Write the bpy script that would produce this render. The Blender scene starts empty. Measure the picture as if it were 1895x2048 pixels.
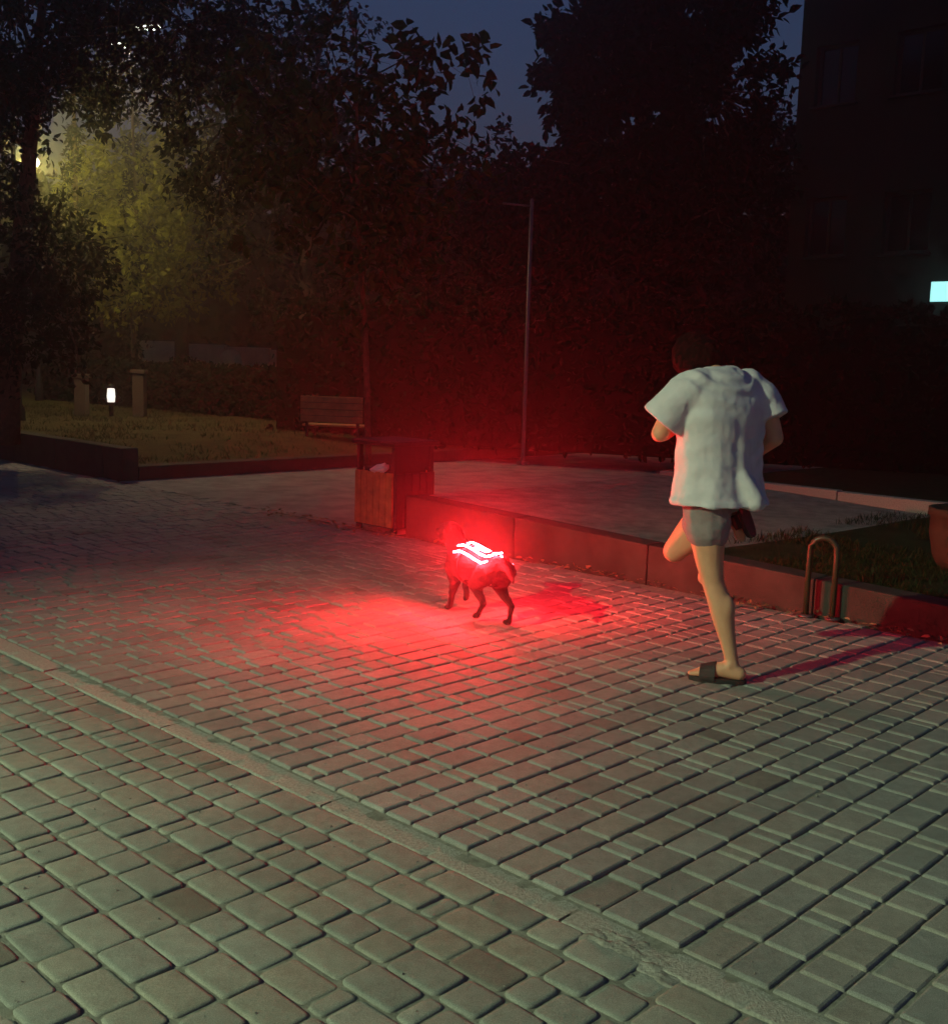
import bpy, bmesh, math, random
from mathutils import Vector, Matrix, noise
random.seed(11)
R = math.radians
scene = bpy.context.scene
C = scene.collection

# ------------------------------------------------------------------ camera, sky, exposure
EYE = Vector((0, 0, 1.428))
PITCH, ROLL, FPX = 0.1360, 0.0299, 2192.37
fw = Vector((0, math.cos(PITCH), -math.sin(PITCH)))
up0 = Vector((0, math.sin(PITCH), math.cos(PITCH)))
rt0 = Vector((1, 0, 0))
rt = rt0 * math.cos(ROLL) + up0 * math.sin(ROLL)
up = up0 * math.cos(ROLL) - rt0 * math.sin(ROLL)
cd = bpy.data.cameras.new('camera')
cam = bpy.data.objects.new('camera', cd); C.objects.link(cam)
m = Matrix((rt, up, -fw)).transposed().to_4x4(); m.translation = EYE
cam.matrix_world = m
cd.sensor_fit = 'HORIZONTAL'; cd.sensor_width = 36; cd.lens = 36 * FPX / 1895
cd.clip_start = 0.05; cd.clip_end = 1000
scene.camera = cam

world = bpy.data.worlds.new('World'); scene.world = world; world.use_nodes = True
wn = world.node_tree; wn.nodes.clear()
sky = wn.nodes.new('ShaderNodeTexSky'); sky.sky_type = 'NISHITA'; sky.sun_disc = False
sky.sun_elevation = R(-1.0); sky.sun_rotation = R(160); sky.altitude = 100; sky.ozone_density = 3.0
bg = wn.nodes.new('ShaderNodeBackground'); bg.inputs['Strength'].default_value = 0.33
wo = wn.nodes.new('ShaderNodeOutputWorld')
wn.links.new(sky.outputs[0], bg.inputs['Color']); wn.links.new(bg.outputs[0], wo.inputs['Surface'])

vs = scene.view_settings
vs.view_transform = 'Standard'; vs.look = 'None'; vs.exposure = 0; vs.gamma = 1
scene.cycles.max_bounces = 4; scene.cycles.volume_bounces = 0
scene.cycles.use_denoising = True
scene.cycles.use_adaptive_sampling = True; scene.cycles.adaptive_threshold = .03; scene.cycles.adaptive_min_samples = 16
scene.cycles.sample_clamp_indirect = 4
scene.cycles.volume_max_steps = 64

# ------------------------------------------------------------------ helpers
KU = -0.7668                                   # heading of the kerb line
K0 = Vector((-0.2597, 3.3340, 0))
U = Vector((math.cos(KU), math.sin(KU), 0)); V = Vector((-math.sin(KU), math.cos(KU), 0))
def uv(u, v, z=0.0): return K0 + U * u + V * v + Vector((0, 0, z))

def tag(o, label=None, cat=None, group=None, kind=None):
    if label: o['label'] = label
    if cat: o['category'] = cat
    if group: o['group'] = group
    if kind: o['kind'] = kind
    return o
def link(name, me, mat=None, parent=None):
    o = bpy.data.objects.new(name, me); C.objects.link(o)
    if mat is not None and me is not None and not me.materials: me.materials.append(mat)
    if parent is not None: o.parent = parent
    return o
def empty(name, loc=(0, 0, 0), rz=0.0):
    o = bpy.data.objects.new(name, None); C.objects.link(o)
    o.location = loc; o.rotation_euler = (0, 0, rz); o.empty_display_size = 0.2
    return o
def mesh(name, v, f, smooth=False):
    me = bpy.data.meshes.new(name); me.from_pydata([tuple(p) for p in v], [], f); me.update()
    if smooth: me.polygons.foreach_set('use_smooth', [True] * len(me.polygons))
    return me

class MB:
    """collects simple solids into one mesh"""
    def __init__(s): s.v = []; s.f = []
    def box(s, lo, hi, bev=0.0, jit=0.0):
        bm = bmesh.new(); bmesh.ops.create_cube(bm, size=1)
        for w in bm.verts:
            w.co = Vector([lo[i] + (w.co[i] + .5) * (hi[i] - lo[i]) for i in range(3)])
        if bev: bmesh.ops.bevel(bm, geom=bm.edges[:], offset=bev, segments=2, affect='EDGES', profile=.6)
        s.add(bm); return s
    def add(s, bm, M=None):
        b = len(s.v); bm.verts.index_update()
        s.v += [(M @ w.co if M else w.co.copy()) for w in bm.verts]
        s.f += [[b + w.index for w in fc.verts] for fc in bm.faces]; bm.free()
    def tube(s, pts, rad, n=10, cap=True):
        pts = [Vector(p) for p in pts]
        if not hasattr(rad, '__len__'): rad = [rad] * len(pts)
        b = len(s.v); ref = Vector((0.31, 0.17, 0.93))
        for i, p in enumerate(pts):
            t = (pts[min(i + 1, len(pts) - 1)] - pts[max(i - 1, 0)]).normalized()
            a = t.cross(ref)
            if a.length < .15: a = t.cross(Vector((1, 0, 0)))
            a.normalize(); c = t.cross(a)
            for k in range(n):
                g = 2 * math.pi * k / n
                s.v.append(p + (a * math.cos(g) + c * math.sin(g)) * rad[i])
        for i in range(len(pts) - 1):
            for k in range(n):
                s.f.append([b + i * n + k, b + i * n + (k + 1) % n, b + (i + 1) * n + (k + 1) % n, b + (i + 1) * n + k])
        if cap:
            s.f.append([b + k for k in range(n)][::-1]); e = b + (len(pts) - 1) * n
            s.f.append([e + k for k in range(n)])
        return s
    def lathe(s, prof, n=24, at=(0, 0, 0)):
        b = len(s.v); at = Vector(at)
        for r, z in prof:
            for k in range(n):
                g = 2 * math.pi * k / n
                s.v.append(at + Vector((r * math.cos(g), r * math.sin(g), z)))
        for i in range(len(prof) - 1):
            for k in range(n):
                s.f.append([b + i * n + k, b + i * n + (k + 1) % n, b + (i + 1) * n + (k + 1) % n, b + (i + 1) * n + k])
        return s
    def build(s, name, mat, parent=None, smooth=False):
        me = mesh(name, s.v, s.f, smooth)
        bm = bmesh.new(); bm.from_mesh(me); bmesh.ops.recalc_face_normals(bm, faces=bm.faces[:]); bm.to_mesh(me); bm.free()
        return link(name, me, mat, parent)

def srgb(c): return tuple(((x / 12.92) if x <= .04045 else ((x + .055) / 1.055) ** 2.4) for x in c)
class NT:
    def __init__(s, name):
        s.m = bpy.data.materials.new(name); s.m.use_nodes = True; s.t = s.m.node_tree
        s.b = s.t.nodes['Principled BSDF']; s.o = s.t.nodes['Material Output']
    def n(s, kind, **kw):
        x = s.t.nodes.new(kind)
        for k, v in kw.items():
            if k in x.inputs: x.inputs[k].default_value = v
            else: setattr(x, k, v)
        return x
    def l(s, a, b): s.t.links.new(a, b)
def mat(name, col, rough=.8, var=.25, scale=8.0, bump=.2, bscale=60.0, spec=.3, metal=0.0, obj=False, dist=.004, col2=None):
    """base colour with two octaves of value noise and a fine bump"""
    t = NT(name)
    tc = t.n('ShaderNodeTexCoord'); src = tc.outputs['Object']
    n1 = t.n('ShaderNodeTexNoise', Scale=scale, Detail=6.0, Roughness=.62); t.l(src, n1.inputs['Vector'])
    mx = t.n('ShaderNodeMix', data_type='RGBA')
    c2 = col2 if col2 else tuple(x * (1 - var) for x in col)
    mx.inputs[6].default_value = (*c2, 1); mx.inputs[7].default_value = (*[min(1, x * (1 + var)) for x in col], 1)
    mr = t.n('ShaderNodeMapRange'); mr.inputs[1].default_value = .3; mr.inputs[2].default_value = .7
    t.l(n1.outputs[0], mr.inputs[0]); t.l(mr.outputs[0], mx.inputs[0]); t.l(mx.outputs[2], t.b.inputs['Base Color'])
    t.b.inputs['Roughness'].default_value = rough; t.b.inputs['Metallic'].default_value = metal
    t.b.inputs['Specular IOR Level'].default_value = spec
    if bump:
        n2 = t.n('ShaderNodeTexNoise', Scale=bscale, Detail=5.0, Roughness=.65); t.l(src, n2.inputs['Vector'])
        bp = t.n('ShaderNodeBump', Strength=bump, Distance=dist); t.l(n2.outputs[0], bp.inputs['Height']); t.l(bp.outputs[0], t.b.inputs['Normal'])
    return t.m
def emit(name, col, strength):
    t = NT(name)
    t.b.inputs['Base Color'].default_value = (.6, .6, .6, 1)
    t.b.inputs['Emission Color'].default_value = (*col, 1); t.b.inputs['Emission Strength'].default_value = strength
    return t.m

def paver_mat(name, col, dark, bump):
    """cast concrete paver: value differs stone by stone, fine grit, broad grime from the ground's own position"""
    t = NT(name)
    oi = t.n('ShaderNodeObjectInfo'); ge = t.n('ShaderNodeNewGeometry')
    ad = t.n('ShaderNodeMath', operation='ADD'); t.l(oi.outputs['Random'], ad.inputs[0]); t.l(ge.outputs['Random Per Island'], ad.inputs[1])
    fr = t.n('ShaderNodeMath', operation='FRACT'); t.l(ad.outputs[0], fr.inputs[0])
    cr = t.n('ShaderNodeValToRGB'); t.l(fr.outputs[0], cr.inputs[0])
    e = cr.color_ramp.elements
    e[0].position = 0; e[0].color = (*dark, 1); e[1].position = 1; e[1].color = (*[x * 1.12 for x in col], 1)
    k = e.new(.05); k.color = (*[x * .9 for x in col], 1); k = e.new(.5); k.color = (*col, 1)
    k = e.new(.75); k.color = (col[0] * 1.05, col[1] * .98, col[2] * .93, 1)
    big = t.n('ShaderNodeTexNoise', Scale=1.1, Detail=5.0, Roughness=.6); t.l(ge.outputs['Position'], big.inputs['Vector'])
    gm = t.n('ShaderNodeMapRange'); gm.inputs[1].default_value = .32; gm.inputs[2].default_value = .68; gm.inputs[3].default_value = .74; gm.inputs[4].default_value = 1.13
    t.l(big.outputs[0], gm.inputs[0])
    gr = t.n('ShaderNodeTexNoise', Scale=330.0, Detail=3.0, Roughness=.7); t.l(ge.outputs['Position'], gr.inputs['Vector'])
    gg = t.n('ShaderNodeMapRange'); gg.inputs[1].default_value = .3; gg.inputs[2].default_value = .72; gg.inputs[3].default_value = .62; gg.inputs[4].default_value = 1.35
    t.l(gr.outputs[0], gg.inputs[0])
    bl = t.n('ShaderNodeTexNoise', Scale=24.0, Detail=4.0, Roughness=.6); t.l(ge.outputs['Position'], bl.inputs['Vector'])
    bb = t.n('ShaderNodeMapRange'); bb.inputs[1].default_value = .3; bb.inputs[2].default_value = .7; bb.inputs[3].default_value = .86; bb.inputs[4].default_value = 1.1
    t.l(bl.outputs[0], bb.inputs[0])
    m1 = t.n('ShaderNodeMath', operation='MULTIPLY'); t.l(gm.outputs[0], m1.inputs[0]); t.l(gg.outputs[0], m1.inputs[1])
    m2 = t.n('ShaderNodeMath', operation='MULTIPLY'); t.l(m1.outputs[0], m2.inputs[0]); t.l(bb.outputs[0], m2.inputs[1])
    vm = t.n('ShaderNodeVectorMath', operation='SCALE'); t.l(cr.outputs[0], vm.inputs[0]); t.l(m2.outputs[0], vm.inputs['Scale'])
    t.l(vm.outputs[0], t.b.inputs['Base Color'])
    t.b.inputs['Roughness'].default_value = .82; t.b.inputs['Specular IOR Level'].default_value = .25
    b1 = t.n('ShaderNodeBump', Strength=bump, Distance=.0022); t.l(gr.outputs[0], b1.inputs['Height'])
    b2 = t.n('ShaderNodeBump', Strength=.5, Distance=.006); t.l(bl.outputs[0], b2.inputs['Height']); t.l(b1.outputs[0], b2.inputs['Normal'])
    t.l(b2.outputs[0], t.b.inputs['Normal'])
    return t.m

M = {}
M['paver_up'] = paver_mat('plaza_paver', (.275, .275, .25), (.20, .19, .165), .45)
M['paver_low'] = paver_mat('path_paver', (.285, .29, .25), (.19, .17, .14), .6)
M['sand'] = mat('joint_sand', (.25, .24, .20), .95, .35, 40, .8, 260, .1, dist=.006)
M['kerb'] = mat('kerb_concrete', (.36, .345, .30), .93, .32, 90, .9, 170, .15, dist=.007)
M['mortar'] = mat('mortar', (.29, .27, .235), .95, .3, 30, .9, 110, .1, dist=.006)
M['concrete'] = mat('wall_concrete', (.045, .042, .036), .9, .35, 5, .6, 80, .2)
M['asphalt'] = mat('path_asphalt', (.30, .275, .25), .92, .35, 3, .8, 160, .2, dist=.006)
M['soil'] = mat('dry_soil', (.30, .26, .225), .97, .35, 6, .8, 60, .1, dist=.02)
M['lawn'] = mat('lawn_ground', (.075, .065, .025), .97, .4, 3, .9, 30, .1, dist=.03)
M['turf'] = mat('dark_turf', (.03, .038, .015), .97, .4, 5, .9, 40, .1, dist=.02)
M['ground'] = mat('bare_ground', (.06, .06, .035), .97, .4, .6, .6, 8, .1, dist=.03)
M['wood'] = mat('slat_wood', (.45, .20, .07), .7, .35, 14, .4, 90, .3)
M['wood2'] = mat('bench_wood', (.36, .20, .085), .7, .3, 10, .4, 90, .3)
M['darkmetal'] = mat('dark_metal', (.025, .023, .022), .55, .3, 20, .1, 80, .4, .3)
M['blackmetal'] = mat('black_paint', (.008, .008, .008), .8, .2, 20, .1, 80, .1)
M['steel'] = mat('galvanised_steel', (.15, .14, .14), .45, .2, 30, .1, 90, .5, .7)
M['bark'] = mat('bark', (.11, .075, .05), .95, .4, 18, 1, 45, .15, dist=.02)
M['paper'] = mat('paper', (.78, .77, .74), .8, .08, 20, .2, 40, .2)
M['clay'] = mat('clay_pot', (.05, .03, .02), .85, .25, 9, .3, 60, .2)
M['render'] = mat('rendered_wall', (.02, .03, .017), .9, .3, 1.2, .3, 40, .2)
M['frame'] = mat('window_frame', (.03, .035, .025), .6, .1, 9, 0)
M['pale'] = mat('pale_plaster', (.42, .36, .25), .9, .25, 2, .4, 30, .2)
M['tan'] = mat('tan_stone', (.14, .10, .06), .9, .25, 5, .4, 40, .2)
gl = NT('dark_glass'); gl.b.inputs['Base Color'].default_value = (.008, .009, .01, 1); gl.b.inputs['Roughness'].default_value = .12; M['glass'] = gl.m

def leaf_mat(name, col, trans=.35, gloss=.35):
    t = NT(name)
    ge = t.n('ShaderNodeNewGeometry')
    hs = t.n('ShaderNodeMapRange'); hs.inputs[3].default_value = .55; hs.inputs[4].default_value = 1.5; t.l(ge.outputs['Random Per Island'], hs.inputs[0])
    vm = t.n('ShaderNodeVectorMath', operation='SCALE'); vm.inputs[0].default_value = col; t.l(hs.outputs[0], vm.inputs['Scale'])
    t.l(vm.outputs[0], t.b.inputs['Base Color']); t.b.inputs['Roughness'].default_value = .5; t.b.inputs['Specular IOR Level'].default_value = gloss
    tr = t.n('ShaderNodeBsdfTranslucent'); t.l(vm.outputs[0], tr.inputs['Color'])
    ms = t.n('ShaderNodeMixShader'); ms.inputs[0].default_value = trans
    t.l(t.b.outputs[0], ms.inputs[1]); t.l(tr.outputs[0], ms.inputs[2]); t.l(ms.outputs[0], t.o.inputs['Surface'])
    return t.m
M['leaf_near'] = leaf_mat('broad_leaf', (.013, .05, .009), .3, .10)
M['leaf_dark'] = leaf_mat('dark_leaf', (.006, .016, .006), .2, .03)
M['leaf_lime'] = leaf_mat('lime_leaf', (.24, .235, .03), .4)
M['leaf_black'] = leaf_mat('conifer_leaf', (.004, .009, .004), .1, .0)
M['grass'] = leaf_mat('grass_blade', (.03, .04, .012), .3, .1)
M['dryleaf'] = leaf_mat('dry_leaf', (.26, .17, .09), .15, .3)

# ------------------------------------------------------------------ the setting: ground and paving
def sheet(name, pts, z, mt, sub=1, kind='structure', amp=0.0, parent=None):
    """quad (four uv corners) cut into sub x sub faces"""
    v = []; f = []
    for i in range(sub + 1):
        for j in range(sub + 1):
            a = i / sub; b = j / sub
            p = [(pts[0][k] * (1 - a) + pts[1][k] * a) * (1 - b) + (pts[3][k] * (1 - a) + pts[2][k] * a) * b for k in range(2)]
            zz = z(p[0], p[1]) if callable(z) else z
            w = uv(p[0], p[1], zz)
            if amp: w.z += amp * noise.noise(w * .8)
            v.append(w)
    for i in range(sub):
        for j in range(sub):
            a = i * (sub + 1) + j
            f.append([a, a + sub + 1, a + sub + 2, a + 1])
    o = link(name, mesh(name, v, f, True), mt, parent)
    if kind: tag(o, kind=kind)
    return o

g = sheet('ground', [(-200, -200), (200, -200), (200, 200), (-200, 200)], -.06, M['ground'], 8)

def paver_mesh(L, W, cr, ch, n=3, deep=.03, soft=0):
    """one cast paver with rounded corners and a rolled shoulder, top face at z = 0"""
    def ring(inset, z):
        inset = min(inset, min(L, W) * .36); hx = L / 2 - inset; hy = W / 2 - inset; r = min(max(cr - inset * .5, .002), hx * .9, hy * .9); out = []
        for sx, sy, a0 in ((1, 1, 0), (-1, 1, 90), (-1, -1, 180), (1, -1, 270)):
            for k in range(n):
                a = R(a0 + 90 * k / max(n - 1, 1))
                out.append(Vector((sx * (hx - r) + r * math.cos(a), sy * (hy - r) + r * math.sin(a), z)))
        return out
    if soft: rings = [ring(0, -deep), ring(0, -ch * .62), ring(ch * .3, -ch * .24), ring(ch * .9, -.0007), ring(ch * 1.6, 0)]
    else: rings = [ring(0, -deep), ring(0, -ch * .95), ring(ch * .35, -ch * .35), ring(ch, 0)]
    v = [p for r_ in rings for p in r_]; N = 4 * n; f = []
    for i in range(len(rings) - 1):
        for k in range(N):
            f.append([i * N + k, i * N + (k + 1) % N, (i + 1) * N + (k + 1) % N, (i + 1) * N + k])
    f.append([(len(rings) - 1) * N + k for k in range(N)])
    if soft:
        rw = random.Random(int(L * 1000) + soft)
        for p in v:
            q = noise.noise(Vector((p.x * 26, p.y * 26, soft * 3.7)))
            p.x += q * .0022; p.y += noise.noise(Vector((p.x * 24, p.y * 24, soft * 5.1 + 9))) * .0028
        return mesh('paver', v, f, True)
    return mesh('paver', v, f)

def undul(u, v):
    return .005 * noise.noise(Vector((u * .9, v * .9, 3.1))) + .0025 * noise.noise(Vector((u * 2.6, v * 2.6, 7.7)))

def view_size(p):
    d = p - EYE; zc = d.dot(fw)
    if zc < .3: return 0
    x = d.dot(rt) / zc * FPX; y = d.dot(up) / zc * FPX
    if abs(x) > 980 or abs(y) > 1060: return -1
    return FPX / zc

def lay(thing, cells, mts, mat_, cr, ch, jit, soft=0):
    """cells: (u, v, along_u, along_v). The 300 that show largest become parts, the rest one stuff part"""
    order = sorted(range(len(cells)), key=lambda i: -view_size(uv(cells[i][0], cells[i][1])))
    cache = {}; sv = []; sf = []
    rng = random.Random(5)
    for rank, i in enumerate(order):
        u, v, a, b = cells[i]
        key = (round(a, 3), round(b, 3), rng.randrange(1, 6) if soft else 0)
        if key not in cache:
            me = paver_mesh(key[0] - mts, key[1] - mts, cr, ch, soft=key[2]); me.materials.append(mat_); cache[key] = me
            cache[key, 'far'] = paver_mesh(key[0] - mts, key[1] - mts, cr, ch, 2, soft=key[2])
        z = undul(u, v) + rng.gauss(0, jit * .0014)
        e = (rng.gauss(0, .006 * jit), rng.gauss(0, .006 * jit), rng.gauss(0, .007 * jit))
        du, dv = rng.gauss(0, .0012 * jit), rng.gauss(0, .0012 * jit)
        if rng.random() < .02: z -= .004
        if rank < 300:
            o = link('paver', cache[key], None, thing)
            o.location = (u + du, v + dv, z); o.rotation_euler = e
        else:
            Mx = Matrix.Translation((u + du, v + dv, z)) @ Matrix.Rotation(e[2], 4, 'Z') @ Matrix.Rotation(e[0], 4, 'X') @ Matrix.Rotation(e[1], 4, 'Y')
            far = cache[key, 'far'] if view_size(uv(u, v)) < 480 else cache[key]
            bb = len(sv); sv += [Mx @ w.co for w in far.vertices]; sf += [[bb + q for q in p.vertices] for p in far.polygons]
    o = link('paver_field', mesh('paver_field', sv, sf), mat_, thing); tag(o, kind='stuff')

SIZES = [.18, .12, .09, .06]
def run(length, rng):
    out = []; s = 0; last = None
    while s < length:
        L = rng.choices(SIZES, (46, 34, 9, 11))[0]
        if L == last == .06: continue
        out.append((s, L)); s += L + .0035; last = L
    return out

# plaza: rows run across the strip (along v), bounded by the kerb at v=0 and by the planters at v=3.75
rng = random.Random(21)
plaza = sheet('plaza_pavement', [(-60, -.06), (9, -.06), (9, 3.75), (-60, 3.75)], -.0105, M['sand'], 12)
pz = empty('tmp')
plaza_frame = plaza
plaza.data.transform(Matrix.Rotation(-KU, 4, 'Z') @ Matrix.Translation(-K0))
plaza.location = K0; plaza.rotation_euler = (0, 0, KU)
bpy.data.objects.remove(pz)
cells = []
n0 = -150
for r in range(n0, 46):
    uc = r * .124 + .062
    for s, L in run(3.72, rng):
        if s + L > 3.78: continue
        cells.append((uc + rng.gauss(0, .0008), .002 + s + L / 2, .1205, L))
lay(plaza, cells, .003, M['paver_up'], .007, .0085, .85)

# near path: rows run along the kerb (along u)
low = sheet('path_pavement', [(-10, -3.9), (4, -3.9), (4, -.07), (-10, -.07)], lambda u, v: undul(u, v) * .8 - .0172, M['sand'], 140)
low.data.transform(Matrix.Rotation(-KU, 4, 'Z') @ Matrix.Translation(-K0))
low.location = K0; low.rotation_euler = (0, 0, KU)
cells = []
for r in range(30):
    vc = -.165 - r * .1195
    off = rng.random() * .12
    for s, L in run(12 if r < 14 else 8, rng):
        cells.append((-9.5 + off + s + L / 2, vc + rng.gauss(0, .0015), L, .1165))
base_undul = undul
def undul(u, v): return base_undul(u, v) * .8 - .010
lay(low, cells, .006, M['paver_low'], .015, .0085, 1.1, soft=1)

# kerb of metre-long stones between the two pavements
kerb = empty('kerb', K0, KU); tag(kerb, kind='structure')
def kerb_mesh(seed):
    rg = random.Random(seed); nu = 56
    prof = [(-.05, -.10), (-.05, -.007), (-.0485, -.002), (-.044, 0), (0, .0005), (.044, 0), (.0485, -.002), (.05, -.007), (.05, -.10)]
    v = []; f = []
    for i in range(nu + 1):
        x = (i / nu - .5) * .992
        for j, (y, z) in enumerate(prof):
            p = Vector((x, y, z)); q = noise.noise(Vector((x * 23 + seed * 9, y * 40, seed)))
            edge = 1 if j in (1, 2, 6, 7) else .35
            if 0 < j < 8:
                p.z += q * .0022 * edge - (max(0, noise.noise(Vector((x * 14 + seed * 5, y * 11, 2))) - .30) * .03 if j in (1, 2, 3, 5, 6, 7) else 0)
                p.y += noise.noise(Vector((x * 31, y * 31, seed + 4))) * .003 * edge
            v.append(p)
    m_ = len(prof)
    for i in range(nu):
        for j in range(m_ - 1):
            a = i * m_ + j; f.append([a, a + m_, a + m_ + 1, a + 1])
    f.append(list(range(m_))); f.append([nu * m_ + j for j in range(m_)][::-1])
    me = mesh('kerb_stone', v, f, False); return me
km = [kerb_mesh(i) for i in range(5)]
for me in km: me.materials.append(M['kerb'])
for i in range(-16, 7):
    o = link('kerb_stone', km[i % 5], None, kerb)
    o.location = (-.186 + 1.003 * i + .5, -.054, -.008 + random.gauss(0, .0015)); o.rotation_euler = (0, 0, random.gauss(0, .002))

# crumbled mortar over the kerb at lower right
def lump(name, cu, cv, ru, rv, h, mt, z0, seed, n=34):
    v = []; f = []
    for i in range(n + 1):
        for j in range(n + 1):
            a = (i / n - .5) * 2; b = (j / n - .5) * 2
            rr = math.sqrt(a * a + b * b) + .35 * noise.noise(Vector((a * 2.2, b * 2.2, seed)))
            hh = max(0, 1 - rr) ** .7 * h * (.65 + .8 * noise.noise(Vector((a * 5, b * 5, seed + 2))) + .4 * noise.noise(Vector((a * 13, b * 13, seed))))
            w = uv(cu + a * ru, cv + b * rv, z0 + hh - (.012 if hh <= 0 else 0)); v.append(w)
    for i in range(n):
        for j in range(n):
            a = i * (n + 1) + j; f.append([a, a + n + 1, a + n + 2, a + 1])
    return link(name, mesh(name, v, f, True), mt)
lp = lump('mortar_patch', 1.02, -.085, .19, .085, .016, M['mortar'], -.016, 3.0)
tag(lp, 'crumbled pale mortar smeared along the kerb edge', 'mortar patch')

# crossing path between the two planters
sheet('path', [(-8.75, 3.752), (-4.15, 3.752), (-4.15, 26), (-8.75, 26)], -.006, M['asphalt'], 10)

# raised planters
def ht(u): return .33 if u < -4 else max(.15, .33 - (u + 4.1) * .033)
def low_wall(name, u0, u1, label, zfun, v0=3.80, v1=4.0, joints=1.2):
    th = empty(name, uv(u0, v0), KU)
    tag(th, label, 'wall', 'planter walls')
    u = u0; k = 0
    while u < u1 - .05:
        e = min(u + joints, u1)
        me = MB(); h0, h1 = zfun(u), zfun(e)
        me.box((u - u0 + .004, 0, -.1), (e - u0 - .004, v1 - v0, 1), .012)
        for w in me.v:
            if w.z > .5: w.z = h0 + (h1 - h0) * ((w.x + u0 - u) / (e - u)) - (1 - w.z)
        o = me.build('wall_block', M['concrete'], th); k += 1
        u = e
    return th
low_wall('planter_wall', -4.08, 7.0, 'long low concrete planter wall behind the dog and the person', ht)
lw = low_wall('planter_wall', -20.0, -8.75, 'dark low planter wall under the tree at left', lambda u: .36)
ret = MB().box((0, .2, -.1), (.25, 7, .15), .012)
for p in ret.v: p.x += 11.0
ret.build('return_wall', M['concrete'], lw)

sheet('planter_bed', [(-4.15, 4.0), (-1.45, 4.0), (-1.2, 7.5), (-4.15, 7.5)], lambda u, v: ht(u) - .03, M['soil'], 30, amp=.02)
sheet('planter_turf', [(-1.45, 4.0), (7, 4.0), (7, 7.5), (-1.2, 7.5)], lambda u, v: ht(u) - .03, M['turf'], 30, amp=.02)
sheet('lawn', [(-45, 4.0), (-8.99, 4.0), (-8.99, 18), (-45, 18)], lambda u, v: .13 + .17 * min(1, max(0, (-8.99 - u) / 1.6)), M['lawn'], 90, amp=.03)
sheet('back_lawn', [(-4.15, 7.64), (40, 7.5), (40, 60), (-4.15, 60)], .20, M['turf'], 40, amp=.03)
bk = empty('bed_edging', uv(-4.15, 7.5), KU); tag(bk, kind='structure')
for i in range(3):
    MB().box((i * 1.0 + .005, 0, 0), (i * 1.0 + .995, .13, .34 - .008 * i), .01).build('kerb_stone', M['kerb'], bk)

# ------------------------------------------------------------------ lamps (built where they stand)
def lamp_light(name, loc, power, col, radius, spot=None, parent=None, rot=None, blend=.6):
    ld = bpy.data.lights.new(name, 'SPOT' if spot else 'POINT'); ld.energy = power; ld.color = col; ld.shadow_soft_size = radius
    if spot: ld.spot_size = R(spot); ld.spot_blend = blend
    o = bpy.data.objects.new(name, ld); C.objects.link(o); o.location = loc
    if rot: o.rotation_euler = rot
    if parent: o.parent = parent
    return o
def street_lamp(base, height, reach, az, power, col, label, spot=150, glow=18, head=(.55, .2), aim=(-.1, 2.9, 0)):
    th = empty('street_lamp', base, az); tag(th, label, 'street lamp', 'street lamps')
    MB().lathe([(.0, 0), (.11, 0), (.11, .5), (.075, .56), (.06, height - .3), (.05, height)], 14).build('post', M['darkmetal'], th, True)
    MB().tube([(0, 0, height - .25), (reach * .4, 0, height + .02), (reach, 0, height + .08)], .03).build('arm', M['darkmetal'], th, True)
    hb = MB().box((reach - .1, -head[1] / 2, height + .03), (reach - .1 + head[0], head[1] / 2, height + .12), .03).build('lamp_head', M['darkmetal'], th)
    MB().box((reach - .04, -head[1] / 2 + .03, height + .004), (reach - .16 + head[0], head[1] / 2 - .03, height + .027), .008).build('lens', emit('lamp_lens', col, glow), hb)
    lp_ = Vector((reach + head[0] / 2 - .1, 0, height - .03))
    d_ = Matrix.Rotation(-az, 3, 'Z') @ (Vector(aim) - Vector(base)) - lp_
    lamp_light('lamp_light', lp_, power, col, .11, spot, th, d_.to_track_quat('-Z', 'Y').to_euler(), 1.0)
    return th
KEY = (.79, 1.0, .60)
street_lamp(Vector((-9.2, -1.2, -.05)), 5.4, .9, R(28), 5000, KEY, 'tall street lamp standing left of the viewer, out of the frame', 59, 25)
def globe_lamp(base, height, power, col, label):
    th = empty('globe_lamp', base); tag(th, label, 'street lamp', 'street lamps')
    MB().lathe([(0, 0), (.09, 0), (.08, .4), (.05, .45), (.042, height - .14), (.09, height - .13), (.09, height - .1)], 14).build('post', M['darkmetal'], th, True)
    bm = bmesh.new(); bmesh.ops.create_uvsphere(bm, u_segments=20, v_segments=12, radius=.115)
    g_ = MB(); g_.add(bm, Matrix.Translation((0, 0, height))); g_.build('globe', emit('globe_glass', (1, .93, .75), 5), th, True)
    lamp_light('lamp_light', (.0, -.25, height), power, col, .12, None, th)
    return th
globe_lamp(Vector((-9.55, 24, .25)), 5.1, 240, (1, .82, .16), 'small white globe lamp shining among the yellow lit leaves at left')
def twin_lamp(base, height, az, power, col, label, reach=1.9):
    th = empty('twin_lamp', base, az); tag(th, label, 'street lamp', 'street lamps')
    MB().lathe([(0, 0), (.1, 0), (.07, .5), (.035, .55), (.03, height)], 14).build('post', M['blackmetal'], th, True)
    for s, dz in ((reach * 4 - 1, 0), (reach * 4 + 1, .25)):
        MB().tube([(0, 0, height - .3 + dz), (s * .12, 0, height + .04 + dz), (s * .25, 0, height + .03 + dz)], .02).build('arm', M['blackmetal'], th)
        h = MB().box((s * .25 - .2, -.07, height + .0 + dz), (s * .25 + .2, .07, height + .06 + dz), .02).build('lamp_head', M['darkmetal'], th)
        MB().box((s * .25 - .17, -.055, height - .05 + dz), (s * .25 + .17, .055, height - .003 + dz), .015).build('lens', emit('twin_lens', (.9, .95, .8), 7), h)
    lamp_light('lamp_light', (reach, 0, height - .1), power, col, .15, 150, th)
    return th
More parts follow.
